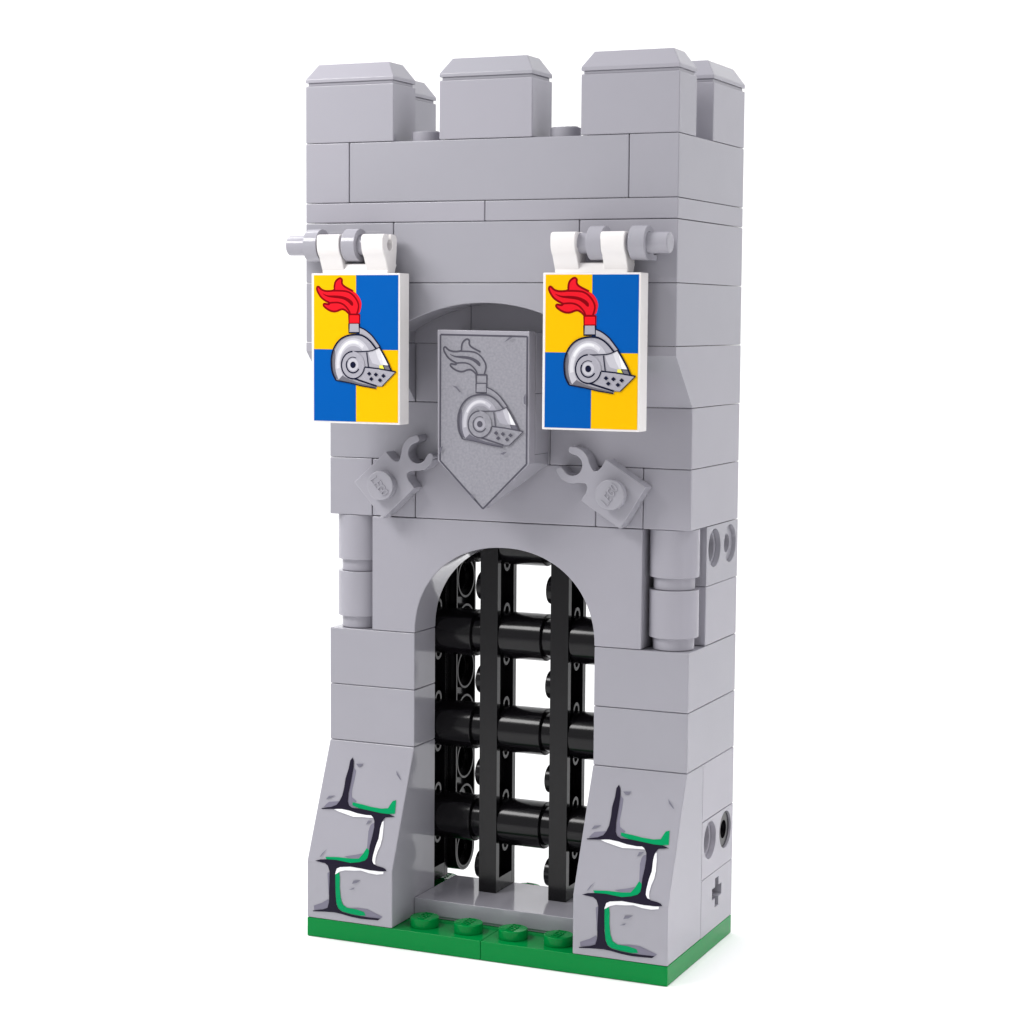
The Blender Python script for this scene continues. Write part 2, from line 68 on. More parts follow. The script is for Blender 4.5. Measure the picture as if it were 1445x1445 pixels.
# ------------------------------------------------------------------ mesh builder (stud units)
class MB:
    def __init__(s): s.v = []; s.f = []; s.m = []; s.mats = []; s.mi = 0
    def mat(s, name):
        if name not in s.mats: s.mats.append(name)
        s.mi = s.mats.index(name); return s
    def add(s, vs, fs, mi=None):
        o = len(s.v); s.v += [tuple(v) for v in vs]
        for f in fs: s.f.append([i + o for i in f]); s.m.append(s.mi)
        return s
    def box(s, x0, x1, y0, y1, z0, z1):
        vs = [(x, y, z) for x in (x0, x1) for y in (y0, y1) for z in (z0, z1)]
        return s.add(vs, [(0,1,3,2),(4,6,7,5),(0,4,5,1),(2,3,7,6),(0,2,6,4),(1,5,7,3)])
    # loops: outer + holes in 2-D, extruded along an axis from a to b
    def prism(s, loops, axis, a, b):
        def p3(p, d):
            if axis == 'x': return (d, p[0], p[1])
            if axis == 'y': return (p[0], d, p[1])
            return (p[0], p[1], d)
        flat = [p for l in loops for p in l]; n = len(flat)
        tris = tessellate_polygon([[Vector((p[0], p[1], 0)) for p in l] for l in loops])
        vs = [p3(p, a) for p in flat] + [p3(p, b) for p in flat]
        fs = [] if len(loops) > 1 else [tuple(range(n)), tuple(range(2*n-1, n-1, -1))]
        if len(loops) > 1:
            fs = [tuple(t) for t in tris] + [tuple(n + i for i in reversed(t)) for t in tris]
        o = 0
        for l in loops:
            k = len(l)
            for i in range(k):
                j = (i + 1) % k; fs.append((o+i, o+j, n+o+j, n+o+i))
            o += k
        return s.add(vs, fs)
    def cyl(s, axis, cx, cy, r, a, b, n=40):
        return s.prism([circ(cx, cy, r, n)], axis, a, b)
    def build(s, name, parent=None, mat='grey', bevel=0.023, seg=2, origin=None, ang=32):
        me = bpy.data.meshes.new(name)
        o = Vector(origin) if origin else Vector((0, 0, 0))
        me.from_pydata([tuple((Vector(v) - o) * S) for v in s.v], [], s.f)
        for nm in (s.mats or [mat]): me.materials.append(M[nm])
        for p, mi in zip(me.polygons, s.m): p.material_index = mi
        bm = bmesh.new(); bm.from_mesh(me)
        bmesh.ops.remove_doubles(bm, verts=bm.verts, dist=1e-6)
        bmesh.ops.recalc_face_normals(bm, faces=bm.faces)
        bmesh.ops.dissolve_limit(bm, angle_limit=0.002, verts=bm.verts, edges=bm.edges, delimit={'MATERIAL'}) if not s.mats else None
        bm.to_mesh(me); bm.free()
        for p in me.polygons: p.use_smooth = True
        me.set_sharp_from_angle(angle=math.radians(ang))
        ob = bpy.data.objects.new(name, me); COL.objects.link(ob)
        if parent: ob.parent = parent
        ob.location = o * S - (Vector(parent['_o']) if parent and '_o' in parent else Vector((0, 0, 0)))
        if bevel:
            md = ob.modifiers.new('bevel', 'BEVEL'); md.width = bevel * S; md.segments = seg
            md.limit_method = 'ANGLE'; md.angle_limit = math.radians(ang); md.harden_normals = True
            md.use_clamp_overlap = True
        return ob
def circ(cx, cy, r, n=40, a0=0.0):
    return [(cx + r * math.cos(a0 + 2*math.pi*i/n), cy + r * math.sin(a0 + 2*math.pi*i/n)) for i in range(n)]
G = 0.004   # half the gap between two neighbouring bricks
def brick_mb(x0, x1, y0, y1, z0, z1, g=G):
    return MB().box(x0+g, x1-g, y0+g, y1-g, z0*P+g, z1*P-g*0.5)

def thing(name, label, cat, loc, group=None):
    o = bpy.data.objects.new(name, None); COL.objects.link(o); o.empty_display_size = 0.05
    o.location = Vector(loc) * S; o['_o'] = list(Vector(loc) * S)
    o['label'] = label; o['category'] = cat
    if group: o['group'] = group
    return o
def lab(o, label): o['label'] = label; return o

# flat printed shapes, laid on the face y = f(z) of a part (front is -y)
def stroke(pts, w):
    pts = [Vector(p) for p in pts]; L = []; R = []
    for i, p in enumerate(pts):
        d = (pts[min(i+1, len(pts)-1)] - pts[max(i-1, 0)])
        if d.length < 1e-9: d = Vector((1, 0))
        d.normalize(); nrm = Vector((-d.y, d.x)) * w * 0.5
        L.append(p + nrm); R.append(p - nrm)
    return L, R
def print_faces(mb, items, yf, split=None, lift0=0.003, step=0.0009):
    lay = lift0
    for kind, col, pts, w in items:
        mb.mat(col); polys = []
        if kind == 's':
            L, R = stroke(pts, w)
            for i in range(len(L) - 1): polys.append([L[i], L[i+1], R[i+1], R[i]])
        else:
            V = [Vector((p[0], p[1], 0)) for p in pts]
            for t in tessellate_polygon([V]): polys.append([V[i].to_2d() for i in t])
        bm = bmesh.new()
        for pl in polys:
            try: bm.faces.new([bm.verts.new((p[0], 0, p[1])) for p in pl])
            except Exception: pass
        if split is not None:
            bmesh.ops.bisect_plane(bm, geom=bm.verts[:] + bm.edges[:] + bm.faces[:], plane_co=(0, 0, split), plane_no=(0, 0, 1))
        bm.verts.index_update()
        vs = []
        for v in bm.verts:
            vs.append((v.co.x, yf(v.co.z) - lay, v.co.z))
        fs = []
        for f in bm.faces:
            idx = [v.index for v in f.verts]
            a, b, c = (Vector(vs[i]) for i in idx[:3])
            if (b - a).cross(c - a).y > 0: idx.reverse()
            fs.append(tuple(idx))
        mb.add(vs, fs); bm.free(); lay += step
    return mb
def build_printed(mb, name, parent, origin=None):
    """the print rides on its part's mesh: no bevel, no normal recalculation"""
    me = bpy.data.meshes.new(name); o = Vector(origin) if origin else Vector((0, 0, 0))
    me.from_pydata([tuple((Vector(v) - o) * S) for v in mb.v], [], mb.f)
    for nm in mb.mats: me.materials.append(M[nm])
    for p, mi in zip(me.polygons, mb.m): p.material_index = mi
    return me
def merge_print(ob, pm):
    """append print faces to the part's own mesh, after its bevel has been applied"""
    dg = bpy.context.evaluated_depsgraph_get(); dg.update()
    ev = ob.evaluated_get(dg); base = bpy.data.meshes.new_from_object(ev, depsgraph=dg)
    ob.modifiers.clear()
    bm = bmesh.new(); bm.from_mesh(base); n0 = len(base.materials)
    off = ob.location
    o = Vector(ob.get('_orig', (0, 0, 0)))
    vmap = [bm.verts.new((Vector(v) - o) * S) for v in pm.v]
    names = [m.name for m in base.materials]; idx = []
    for nm in pm.mats:
        if M[nm].name not in names: base.materials.append(M[nm]); names.append(M[nm].name)
        idx.append(names.index(M[nm].name))
    for f, mi in zip(pm.f, pm.m):
        try: nf = bm.faces.new([vmap[i] for i in f]); nf.material_index = idx[mi]; nf.smooth = False
        except Exception: pass
    bm.to_mesh(base); bm.free(); base.name = ob.name; ob.data = base

# ================================================================== TOWER
tower = thing('castle_tower', 'grey toy brick castle tower on green plates with pointed helmet shield over its gate', 'toy tower', (4, 2, 0))
def brick(x0, x1, y0, y1, z0, z1, name='brick', g=G, mat='grey', label=None):
    o = brick_mb(x0, x1, y0, y1, z0, z1, g).build(name, tower, mat, origin=((x0+x1)/2, (y0+y1)/2, z0*P))
    if label: lab(o, label)
    return o
GLYPH = {'L': [[(0,1),(0,0),(.6,0)]], 'E': [[(.6,1),(0,1),(0,0),(.6,0)],[(0,.5),(.5,.5)]],
         'G': [[(.62,.85),(.4,1),(.15,.95),(0,.7),(0,.3),(.15,.05),(.4,0),(.62,.15),(.62,.48),(.35,.48)]],
         'O': [[(.3,1),(.08,.85),(0,.5),(.08,.15),(.3,0),(.52,.15),(.6,.5),(.52,.85),(.3,1)]]}
def stud_mb(r=0.3, h=0.2, text=True):
    """a stud standing on z=0, axis z, raised maker's lettering on top"""
    mb = MB().cyl('z', 0, 0, r, -0.004, h, 48)
    return mb
def letters_mb(h=0.2, rot=0.0):
    mb = MB(); x = -0.215
    for ch in 'LEGO':
        for st in GLYPH[ch]:
            pts = [(x + p[0]*0.14 + p[1]*0.028, -0.08 + p[1]*0.16) for p in st]
            L, R = stroke(pts, 0.028)
            for i in range(len(L)-1):
                q = [L[i], L[i+1], R[i+1], R[i]]
                c, s_ = math.cos(rot), math.sin(rot)
                q = [(a[0]*c - a[1]*s_, a[0]*s_ + a[1]*c) for a in q]
                mb.prism([q], 'z', h - 0.003, h + 0.018 + 0.0006*i)
        x += 0.112
    return mb
def stud(parent, pos, mat, basis='z', rot=0.0, letters=True, name='stud', r=0.3, h=0.2):
    mb = stud_mb(r, h)
    ob = mb.build(name, None, mat, bevel=0.02, seg=2, ang=50)
    if letters:
        lm = letters_mb(h, rot); lm.mat(mat); merge_print(ob, lm)
        for p in ob.data.polygons: pass
    ob.parent = parent
    R = {'z': Matrix.Identity(4), '-y': Matrix.Rotation(math.radians(90), 4, 'X'), '-x': Matrix.Rotation(math.radians(-90), 4, 'Y'),
         'x': Matrix.Rotation(math.radians(90), 4, 'Y')}[basis]
    ob.matrix_local = Matrix.Translation(Vector(pos) * S) @ R
    return ob

# --- green base plates
base_studs = {}
for i, x0 in enumerate((0, 4)):
    pl = brick_mb(x0, x0+4, 0, 4, 0, 1, 0.003).build('base_plate', tower, 'green', bevel=0.018, origin=(x0+2, 2, 0))
    lab(pl, 'left half of the green base' if i == 0 else 'right half of the green base')
    for x in ((2.5, 3.5) if i == 0 else (4.5, 5.5)):
        stud(pl, (x-(x0+2), 0.5-2, P-0.002), 'green', rot=math.radians(-90))
    for x in ((1.5, 2.5, 3.5) if i == 0 else (4.5, 5.5, 6.5)):
        stud(pl, (x-(x0+2), 3.5-2, P-0.002), 'green', rot=math.radians(-90))
# --- threshold tile (groove round its foot)
t = MB().box(2.005, 5.995, 1.035, 2.97, 1*P+0.002, 1*P+0.06)
t.box(2.005, 5.995, 1.005, 2.995, 1*P+0.06, 2*P)
t.build('threshold_tile', tower, 'grey', bevel=0.014, origin=(4, 2, P))

# --- slope bricks with the stone and moss print
ZK = 4*P; ZT = 10*P
prof = [(2-G, P+G), (G, P+G), (G, ZK), (1.0+G, ZT-G), (2-G, ZT-G)]
for i, x0 in enumerate((0, 6)):
    mb = MB().prism([prof], 'x', x0+G, x0+2-G)
    ob = mb.build('slope_brick', tower, 'grey', bevel=0.022, seg=3, origin=(x0, 0, P), ang=8)
    ob['_orig'] = (x0, 0, P)
    yf = lambda z: G if z <= ZK else G + (z-ZK)/(ZT-ZK)
    cmap = {'shade': 'shade', 'green': 'moss', 'white': 'whiteink', 'crack': 'crack', 'mark': 'mark'}
    items = [['p', cmap[c], [(x0+p[0], p[1]) for p in pts], 0] for c, pts in CRACK_ART]
    pm = print_faces(MB(), items, yf, split=ZK, lift0=0.004)
    merge_print(ob, pm)

# --- technic style bricks with round holes on the outer side
def side_brick_with_holes(xo, xi, z0, holes, axle=None, name='holed_brick'):
    """xo outer face x, xi inner face x, y 2..4, holes at (y, z)"""
    s = 1 if xo > xi else -1
    a, b = xo - s*G, xo - s*0.12
    outer = [(2+G, z0*P+G), (4-G, z0*P+G), (4-G, (z0+3)*P-G), (2+G, (z0+3)*P-G)]
    mb = MB()
    if axle:
        cy, cz = axle; w, l = 0.115, 0.305
        c = [(w,w),(w,l),(-w,l),(-w,w),(-l,w),(-l,-w),(-w,-w),(-w,-l),(w,-l),(w,-w),(l,-w),(l,w)]
        cross = [(cy+p[0], cz+p[1]) for p in c]
        mb.prism([outer, cross], 'x', xi + s*G, a)
    else:
        mb.prism([outer] + [circ(y, z, 0.385, 40) for y, z in holes], 'x', b, a)
        mb.prism([outer] + [circ(y, z, 0.305, 40) for y, z in holes], 'x', xi + s*G, b + s*0.0005)
    return mb.build(name, tower, 'grey', bevel=0.010, seg=2, origin=((xo+xi)/2, 3, z0*P), ang=50)
for xo, xi in ((8, 7), (0, 1)):
    side_brick_with_holes(xo, xi, 1, [], axle=(3.0, 2.85*P), name='axle_hole_brick')
    side_brick_with_holes(xo, xi, 4, [(2.5, 5.85*P), (3.5, 5.85*P)])
    side_brick_with_holes(xo, xi, 19, [(2.5, 20.85*P), (3.5, 20.85*P)])
    x0 = min(xo, xi)
    brick(x0, x0+1, 2, 4, 7, 10); brick(x0, x0+1, 2, 4, 16, 19)
    for z, mt in ((5.85, 'black'), (20.85, 'grey')):
        s = 1 if xo > xi else -1
        y = 3.5; mb = MB()
        slot = [(y-0.045, z*P-0.17), (y+0.045, z*P-0.17), (y+0.045, z*P+0.17), (y-0.045, z*P+0.17)]
        mb.prism([circ(y, z*P, 0.37, 36), circ(y, z*P, 0.19, 28)], 'x', xo - s*0.115, xo - s*(0.05 if mt == 'black' else 0.085))
        mb.prism([circ(y, z*P, 0.295, 32), circ(y, z*P, 0.19, 28)], 'x', xi - s*0.9, xo - s*0.1155)
        mb.box(min(xo-s*0.3, xo-s*0.25), max(xo-s*0.3, xo-s*0.25), y-0.2, y+0.2, z*P-0.19, z*P+0.19)
        pn = mb.build('connector_pin', tower, mt, bevel=0.008, origin=(xo, y, z*P), ang=50)

# --- gate jambs
for x0 in (0, 6):
    for z in (10, 13):
        o = MB()
        outer = [(0, 1), (2, 1), (2, 2), (1, 2), (1, 4), (0, 4)] if x0 == 0 else [(6, 1), (8, 1), (8, 4), (7, 4), (7, 2), (6, 2)]
        # outline shrunk by the gap
        cx = sum(p[0] for p in outer)/6; cy = 2.5
        def sh(p):
            x, y = p; lo, hi = (0, 2) if x0 == 0 else (6, 8)
            x = x + G if x in (0, 6) else x - G
            if x0 == 6 and p[0] == 7: x = 7 + G
            return (x, y + G if y == 1 else y - G)
        o.prism([[sh(p) for p in outer]], 'z', z*P+G, (z+3)*P-G)
        o.build('brick', tower, 'grey', origin=(x0+1, 2, z*P))
# --- corner columns of two round bricks each
def round_brick_mb(cx, cy, z0, axis='z', n=48):
    mb = MB()
    mb.cyl(axis, cx, cy, 0.415, z0, z0+0.25, n)
    mb.cyl(axis, cx, cy, 0.497, z0+0.245, z0+1.2-0.004, n)
    return mb
for x0 in (0, 7):
    for z in (16, 19):
        o = round_brick_mb(x0+.5, 1.5, z*P+0.003).build('column_drum', tower, 'grey', bevel=0.014, origin=(x0+.5, 1.5, z*P), ang=50)
# --- round arch over the gate
def gate_arch():
    pts = [(1+G, 16*P+G), (2, 16*P+G)]
    n = 44
    for i in range(n+1):
        t_ = math.pi - math.pi*i/n; c, s_ = math.cos(t_), math.sin(t_)
        e = 2/2.12
        pts.append((4 + 2*math.copysign(abs(c)**e, c), 16*P + G + 1.87*abs(s_)**e))
    pts += [(7-G, 16*P+G), (7-G, 22*P-G), (1+G, 22*P-G)]
    q = [pts[0]]
    for p in pts[1:]:
        if (Vector(p)-Vector(q[-1])).length > 1e-4: q.append(p)
    return MB().prism([q], 'y', 1+G, 2-G)
gate_arch().build('arch_brick', tower, 'grey', origin=(4, 1, 16*P), ang=30)

# --- rows above the gate
for x0, x1 in ((0, 1), (7, 8)): brick(x0, x1, 1, 4, 22, 25)
brick(2, 6, 1, 2, 22, 25, g=0.006)
snot = [brick(1, 2, 1, 2, 22, 25, 'side_stud_brick', g=0.010), brick(6, 7, 1, 2, 22, 25, 'side_stud_brick', g=0.006)]
for pts in ([(G, 1+G), (3-G, 1+G), (3-G, 2-G), (1-G, 2-G), (1-G, 4-G), (G, 4-G)], [(5.007, 1+G), (8-G, 1+G), (8-G, 4-G), (7+G, 4-G), (7+G, 2-G), (5.007, 2-G)]):
    MB().prism([pts], 'z', 25*P+G, 28*P-G).build('brick', tower, 'grey', origin=(pts[0][0], 2, 25*P))
brick(3, 5, 1, 2, 25, 28)
brick(2, 6, 1, 2, 28, 31)
brick(1, 3.25, 1, 2, 31, 34, g=0.0015); brick(3.25, 7, 1, 2, 31, 34, g=0.0015)
zi = 30.54*P
iprof = [(1.0+G, 28*P+G), (2-G, 28*P+G), (2-G, 31*P-G), (G, 31*P-G), (G, zi)]
for x0 in (0, 6):
    long_ = [(p[0] if p[0] < 1.5 else 4-G, p[1]) for p in iprof]
    xs = 0 if x0 == 0 else 7; xi = 1 if x0 == 0 else 6
    MB().prism([long_], 'x', xs+G, xs+1-G*.5).build('inverted_slope_brick', tower, 'grey', bevel=0.012, origin=(xs, 0, 28*P), ang=20)
    MB().prism([iprof], 'x', xi+G*.5, xi+1-G*1.5).build('inverted_slope_brick', tower, 'grey', bevel=0.012, origin=(xi, 0, 28*P), ang=20)
# low wide arch
def low_arch():
    zc = 33.02*P; dx, drop = 2.0, 0.56
    R_ = (dx*dx + drop*drop)/(2*drop); cz = zc - R_; a = math.asin(dx/R_)
    pts = [(1+G, 31*P+G), (2+G, 31*P+G)]
    n = 36
    for i in range(n+1):
        t_ = -a + 2*a*i/n
        pts.append((4 + (R_*math.sin(t_))*(1-G/2), cz + R_*math.cos(t_)))
    pts += [(6-G, 31*P+G), (7-G, 31*P+G), (7-G, 34*P-G), (1+G, 34*P-G)]
    return MB().prism([pts], 'y', G, 1-G)
low_arch().build('arch_brick', tower, 'grey', origin=(4, 0, 31*P), ang=30)
brick(0, 1, 0, 4, 31, 34); brick(7, 8, 0, 4, 31, 34)
brick(2, 6, 0, 2, 34, 37, g=0.006)
def L_brick(right, z0, z1):
    pts = [(6+.006, G), (8-G, G), (8-G, 4-G), (7+G, 4-G), (7+G, 2-G), (6+.006, 2-G)] if right else [(G, G), (2-.006, G), (2-.006, 2-G), (1-G, 2-G), (1-G, 4-G), (G, 4-G)]
    return MB().prism([pts], 'z', z0*P+G, z1*P-G).build('brick', tower, 'grey', origin=(7 if right else 1, 2, z0*P))
L_brick(False, 34, 37); L_brick(True, 34, 37)
brick(0, 4, 0, 4, 37, 38, 'plate', g=0.005); brick(4, 8, 0, 4, 37, 38, 'plate', g=0.005)
brick(0, 1, 0, 4, 38, 41); brick(1, 7, 0, 1, 38, 41, g=0.008); brick(7, 8, 0, 4, 38, 41)
top_bricks = [o for o in tower.children]
for x in (2.5, 5.5):
    stud(tower, (x-4, 0.5-2, 41*P-0.002), 'grey', rot=0)

# --- battlements
def merlon(x0, x1, y0, y1, label):
    m = MB().box(x0+G, x1-G, y0+G, y1-G, 41*P+G, 43.87*P).build('merlon', tower, 'grey', origin=((x0+x1)/2, (y0+y1)/2, 41*P))
    lab(m, label)
    cap = MB(); i = 0.045; z = [43.87*P-0.001, 44.02*P, 44.2*P, 44.97*P]
    cap.box(x0+i, x1-i, y0+i, y1-i, z[0], z[1]+0.002)
    b = 0.2; e = G
    lo = [(x0+e, y0+e), (x1-e, y0+e), (x1-e, y1-e), (x0+e, y1-e)]
    hi = [(x0+b, y0+b), (x1-b, y0+b), (x1-b, y1-b), (x0+b, y1-b)]
    vs = [(*p, z[1]) for p in lo] + [(*p, z[2]) for p in lo] + [(*p, z[3]) for p in hi]
    fs = [(3,2,1,0), (8,9,10,11)] + [(k, (k+1) % 4, 4+(k+1) % 4, 4+k) for k in range(4)] + [(4+k, 4+(k+1) % 4, 8+(k+1) % 4, 8+k) for k in range(4)]
    cap.add(vs, fs)
    c = cap.build('merlon_cap', None, 'grey', bevel=0.014, origin=((x0+x1)/2, (y0+y1)/2, 43.87*P))
    c.parent = m; c.location = (0, 0, (43.87-41)*P*S)
merlon(0, 2, 0, 1, 'front merlon at the left corner'); merlon(3, 5, 0, 1, 'middle front merlon'); merlon(6, 8, 0, 1, 'front merlon at the right corner')
merlon(0, 1, 2, 4, 'rear merlon on the left side'); merlon(7, 8, 2, 4, 'rear merlon on the right side')

# --- emblem: pointed shield tile on a block, its lower part running back to the wall
for z0, z1 in ((25.6, 28.6), (28.6, 31.6)):
    MB().box(3.02, 4.985, 0.32, 0.996, z0*P+.003, z1*P-.003).build('emblem_block', tower, 'grey', origin=(4, .6, z0*P), bevel=0.012)
so = [tuple(p) for p in SHIELD['out']]
w = MB()   # wedge below the block
front = [so[2], so[3], so[4]]
vs = [(so[2][0]-.012, .30, 25.6*P-.003), (so[4][0]+.02, .30, 25.6*P-.003), (so[4][0]+.02, .30, so[4][1]), (so[3][0], .30, so[3][1]+.02), (so[2][0]-.012, .30, so[2][1]),
      (so[2][0]-.012, .996, 25.6*P-.003), (so[4][0]+.02, .996, 25.6*P-.003), (so[4][0]+.02, .996, 25.02*P), (so[2][0]-.012, .996, 25.02*P)]
w.add(vs, [(0,1,2,3,4), (5,8,7,6), (0,5,6,1), (1,6,7,2), (0,4,8,5), (2,7,3), (3,8,4), (7,8,3)])
w.build('emblem_wedge', tower, 'grey', origin=(4, .6, 24*P), bevel=0.0)
em = MB().prism([so], 'y', 0.0, 0.30).build('shield_tile', tower, 'grey', bevel=0.018, seg=3, origin=(4, 0, 27*P))
em['_orig'] = (4, 0, 27*P); lab(em, 'pointed grey tile printed with a helmet')
W_ = SHIELD['W']
def aff(p): return (p[0]*W_[0][0] + p[1]*W_[1][0] + W_[2][0], p[0]*W_[0][1] + p[1]*W_[1][1] + W_[2][1])
cm = {'red': None, 'redbox': None, 'dred': 'line', 'ink': 'line', 'g0': 'midline', 'g1': 'facegrey', 'g2': 'g1', 'g3': 'g2', 'g4': 'g3', 'white': 'g4', 'window': 'facegrey'}
items = [['p', 'facegrey', SHIELD['line'], 0]]
ln = SHIELD['line'] + [SHIELD['line'][0]]
for i in range(5): items.append(['s', 'line', [ln[i], ln[i+1]], 0.036])
for k, c, pts, wd in HELMET_ART:
    c2 = cm[c]
    if c2: items.append([k, c2, [aff(p) for p in pts], wd*0.92])
for m in SHIELD['marks']: items.append(['p', 'midline', m, 0])
merge_print(em, print_faces(MB(), items, lambda z: 0.0, lift0=0.003))

# --- two small plates with clip arms, turned on side studs
def clip_plate(cx, cz, ang, label, mirror=1):
    a = math.radians(ang)
    hw = 0.492
    pts = [(-hw, -hw), (hw, -hw)]
    # arm: neck from the +x edge, then the C of the clip round (1.0, 0)
    cxx, rc, th = 1.02, 0.285, 0.155
    up = []
    ro, ri = rc + th/2, rc - th/2
    aend = math.radians(52)
    n = 20
    for i in range(n+1):   # outer, from rear lower round to lower tip
        pass
    a_start = math.radians(207); 
    lower = [(hw, -0.30), (hw+.03, -0.20), (hw+.085, -0.155), (hw+.14, -0.17)]
    arc_o1 = [(cxx + ro*math.cos(math.radians(t_)), ro*math.sin(math.radians(t_))) for t_ in range(222, 304, 8)]
    tipc = (cxx + (rc+.012)*math.cos(math.radians(304)), (rc+.012)*math.sin(math.radians(304)))
    tip1 = [(tipc[0] + th/2*math.cos(math.radians(304+k)), tipc[1] + th/2*math.sin(math.radians(304+k))) for k in range(0, 181, 30)]
    inner = [(cxx + ri*math.cos(math.radians(t_)), ri*math.sin(math.radians(t_))) for t_ in range(300, 56, -8)]
    lowhalf = lower + arc_o1 + tip1
    tip2 = [(p[0], -p[1]) for p in reversed(tip1)]
    arc_o2 = [(p[0], -p[1]) for p in reversed(arc_o1)]
    upper = [(p[0], -p[1]) for p in reversed(lower)]
    loop = pts + lowhalf + inner + tip2 + arc_o2 + upper + [(hw, hw), (-hw, hw)]
    q = [loop[0]]
    for p in loop[1:]:
        if (Vector(p)-Vector(q[-1])).length > 2e-3: q.append(p)
    c, s_ = math.cos(a), math.sin(a)
    q = [(cx + p[0]*c - p[1]*s_, cz + p[0]*s_ + p[1]*c) for p in q]
    ob = MB().prism([q], 'y', 0.6, 0.992).build('clip_plate', tower, 'grey', bevel=0.018, seg=2, origin=(cx, .6, cz), ang=40)
    lab(ob, label)
    stud(ob, (0, 0, 0), 'grey', basis='-y', rot=a - math.pi/2)
clip_plate(1.49, 23.72*P, 42, 'clip plate turned up to the right')
clip_plate(6.52, 23.75*P, 148, 'clip plate turned up to the left', -1)

# --- banner rods and their holders
YR, ZR = -0.45, 35.84*P
def rod(x0, x1, label):
    o = MB().cyl('x', YR, ZR, 0.2, x0, x1, 36).build('banner_rod', tower, 'grey', bevel=0.03, seg=3, origin=((x0+x1)/2, YR, ZR), ang=50)
    lab(o, label)
rod(-0.10, 2.02, 'grey rod of the left banner'); rod(5.78, 8.02, 'grey rod of the right banner')
for x0, x1 in ((0.36, 0.66), (1.22, 1.52), (6.44, 6.74), (7.28, 7.60)):
    pf = []
    for t_ in range(-90, 271, 10):   # ring with a flat foot running back to the wall
        pf.append((YR - 0.325*math.sin(math.radians(t_+90))*1, ZR - 0.325*math.cos(math.radians(t_+90))))
    mb = MB().prism([circ(YR, ZR, 0.325, 40), circ(YR, ZR, 0.203, 32)], 'x', x0, x1)
    mb.box(x0+.004, x1-.004, YR+.02, 0.0, ZR-0.323, ZR-0.215)
    mb.box(x0+.02, x1-.02, -0.12, 0.0, ZR-0.20, ZR+0.12)
    mb.build('rod_holder', tower, 'grey', bevel=0.014, origin=((x0+x1)/2, YR, ZR), ang=50)

# ================================================================== BANNERS
def banner(x0, clips, label, loc):
    z0, z1 = 27.0*P, 34.45*P
    root = thing('banner', label, 'banner', (x0+.99, YR, z0), 'helmet banners on the tower')
    B0 = Vector((x0+.99, YR, z0))
    pan = MB().box(x0, x0+1.985, -0.65, -0.25, z0, z1).build('panel', root, 'white', bevel=0.014, origin=(x0, -0.65, z0))
    pan['_orig'] = (x0, -0.65, z0)
    xl, xm, xr, zt, zm, zb = QUAD
    f = lambda a, b, c, d, col: ['p', col, [(a, b), (c, b), (c, d), (a, d)], 0]
    items = [f(xl, zm, xm, zt, 'yellow'), f(xm, zm, xr-.02, zt, 'blue'), f(xl, zb, xm, zm, 'blue'), f(xm, zb, xr-.02, zm, 'yellow')]
    cmb = {'ink': 'inkline', 'white': 'whiteink'}
    for k, c, pts, wd in HELMET_ART: items.append([k, cmb.get(c, c), pts, wd])
    items = [[k, c, [(x0 + p[0]*0.99, z0 + p[1]) for p in pts], wd] for k, c, pts, wd in items]
    merge_print(pan, print_faces(MB(), items, lambda z: -0.65, lift0=0.003, step=0.0006))
    # neck
    xa, xb = clips[0][0], clips[-1][1]
    MB().prism([[(-0.56, z1-.01), (-0.25, z1-.01), (-0.15, z1+.16), (-0.15, z1+.19), (-0.50, z1+.19), (-0.53, z1+.08)]], 'x', xa+.02, xb-.003).build('neck', root, 'white', bevel=0.02, origin=(xa, YR, z1), ang=40)
    for a, b in clips:
        # hook open at the top: neck, front arm, notch down to the bore, back arm
        pts = [(-0.53, z1+.005), (-0.535, z1+.06)]
        for t_ in range(228, 179, -8): pts.append((YR + 0.32*math.cos(math.radians(t_)), ZR + 0.32*math.sin(math.radians(t_))))
        pts += [(YR-.32, ZR+.12), (YR-.305, ZR+.165), (YR-.27, ZR+.198), (YR-.22, ZR+.21), (YR-.05, ZR+.21)]
        for t_ in range(117, 424, 18): pts.append((YR + 0.11*math.cos(math.radians(t_)), ZR + 0.11*math.sin(math.radians(t_))))
        pts += [(YR+.05, ZR+.21), (YR+.21, ZR+.21), (YR+.26, ZR+.198), (YR+.295, ZR+.16), (YR+.31, ZR+.10), (YR+.30, ZR-.12), (-0.19, z1+.12), (-0.23, z1+.005)]
        mb = MB().prism([pts], 'x', a, b)
        mb.build('clip', root, 'white', bevel=0.018, seg=2, origin=(a, YR, ZR), ang=40)
    return root
banner(0.50, [(0.68, 1.18), (1.68, 2.16)], 'yellow and blue helmet banner hanging left of the grey shield', 0)
banner(5.53, [(5.72, 6.22), (6.73, 7.21)], 'yellow and blue helmet banner hanging right of the grey shield', 0)

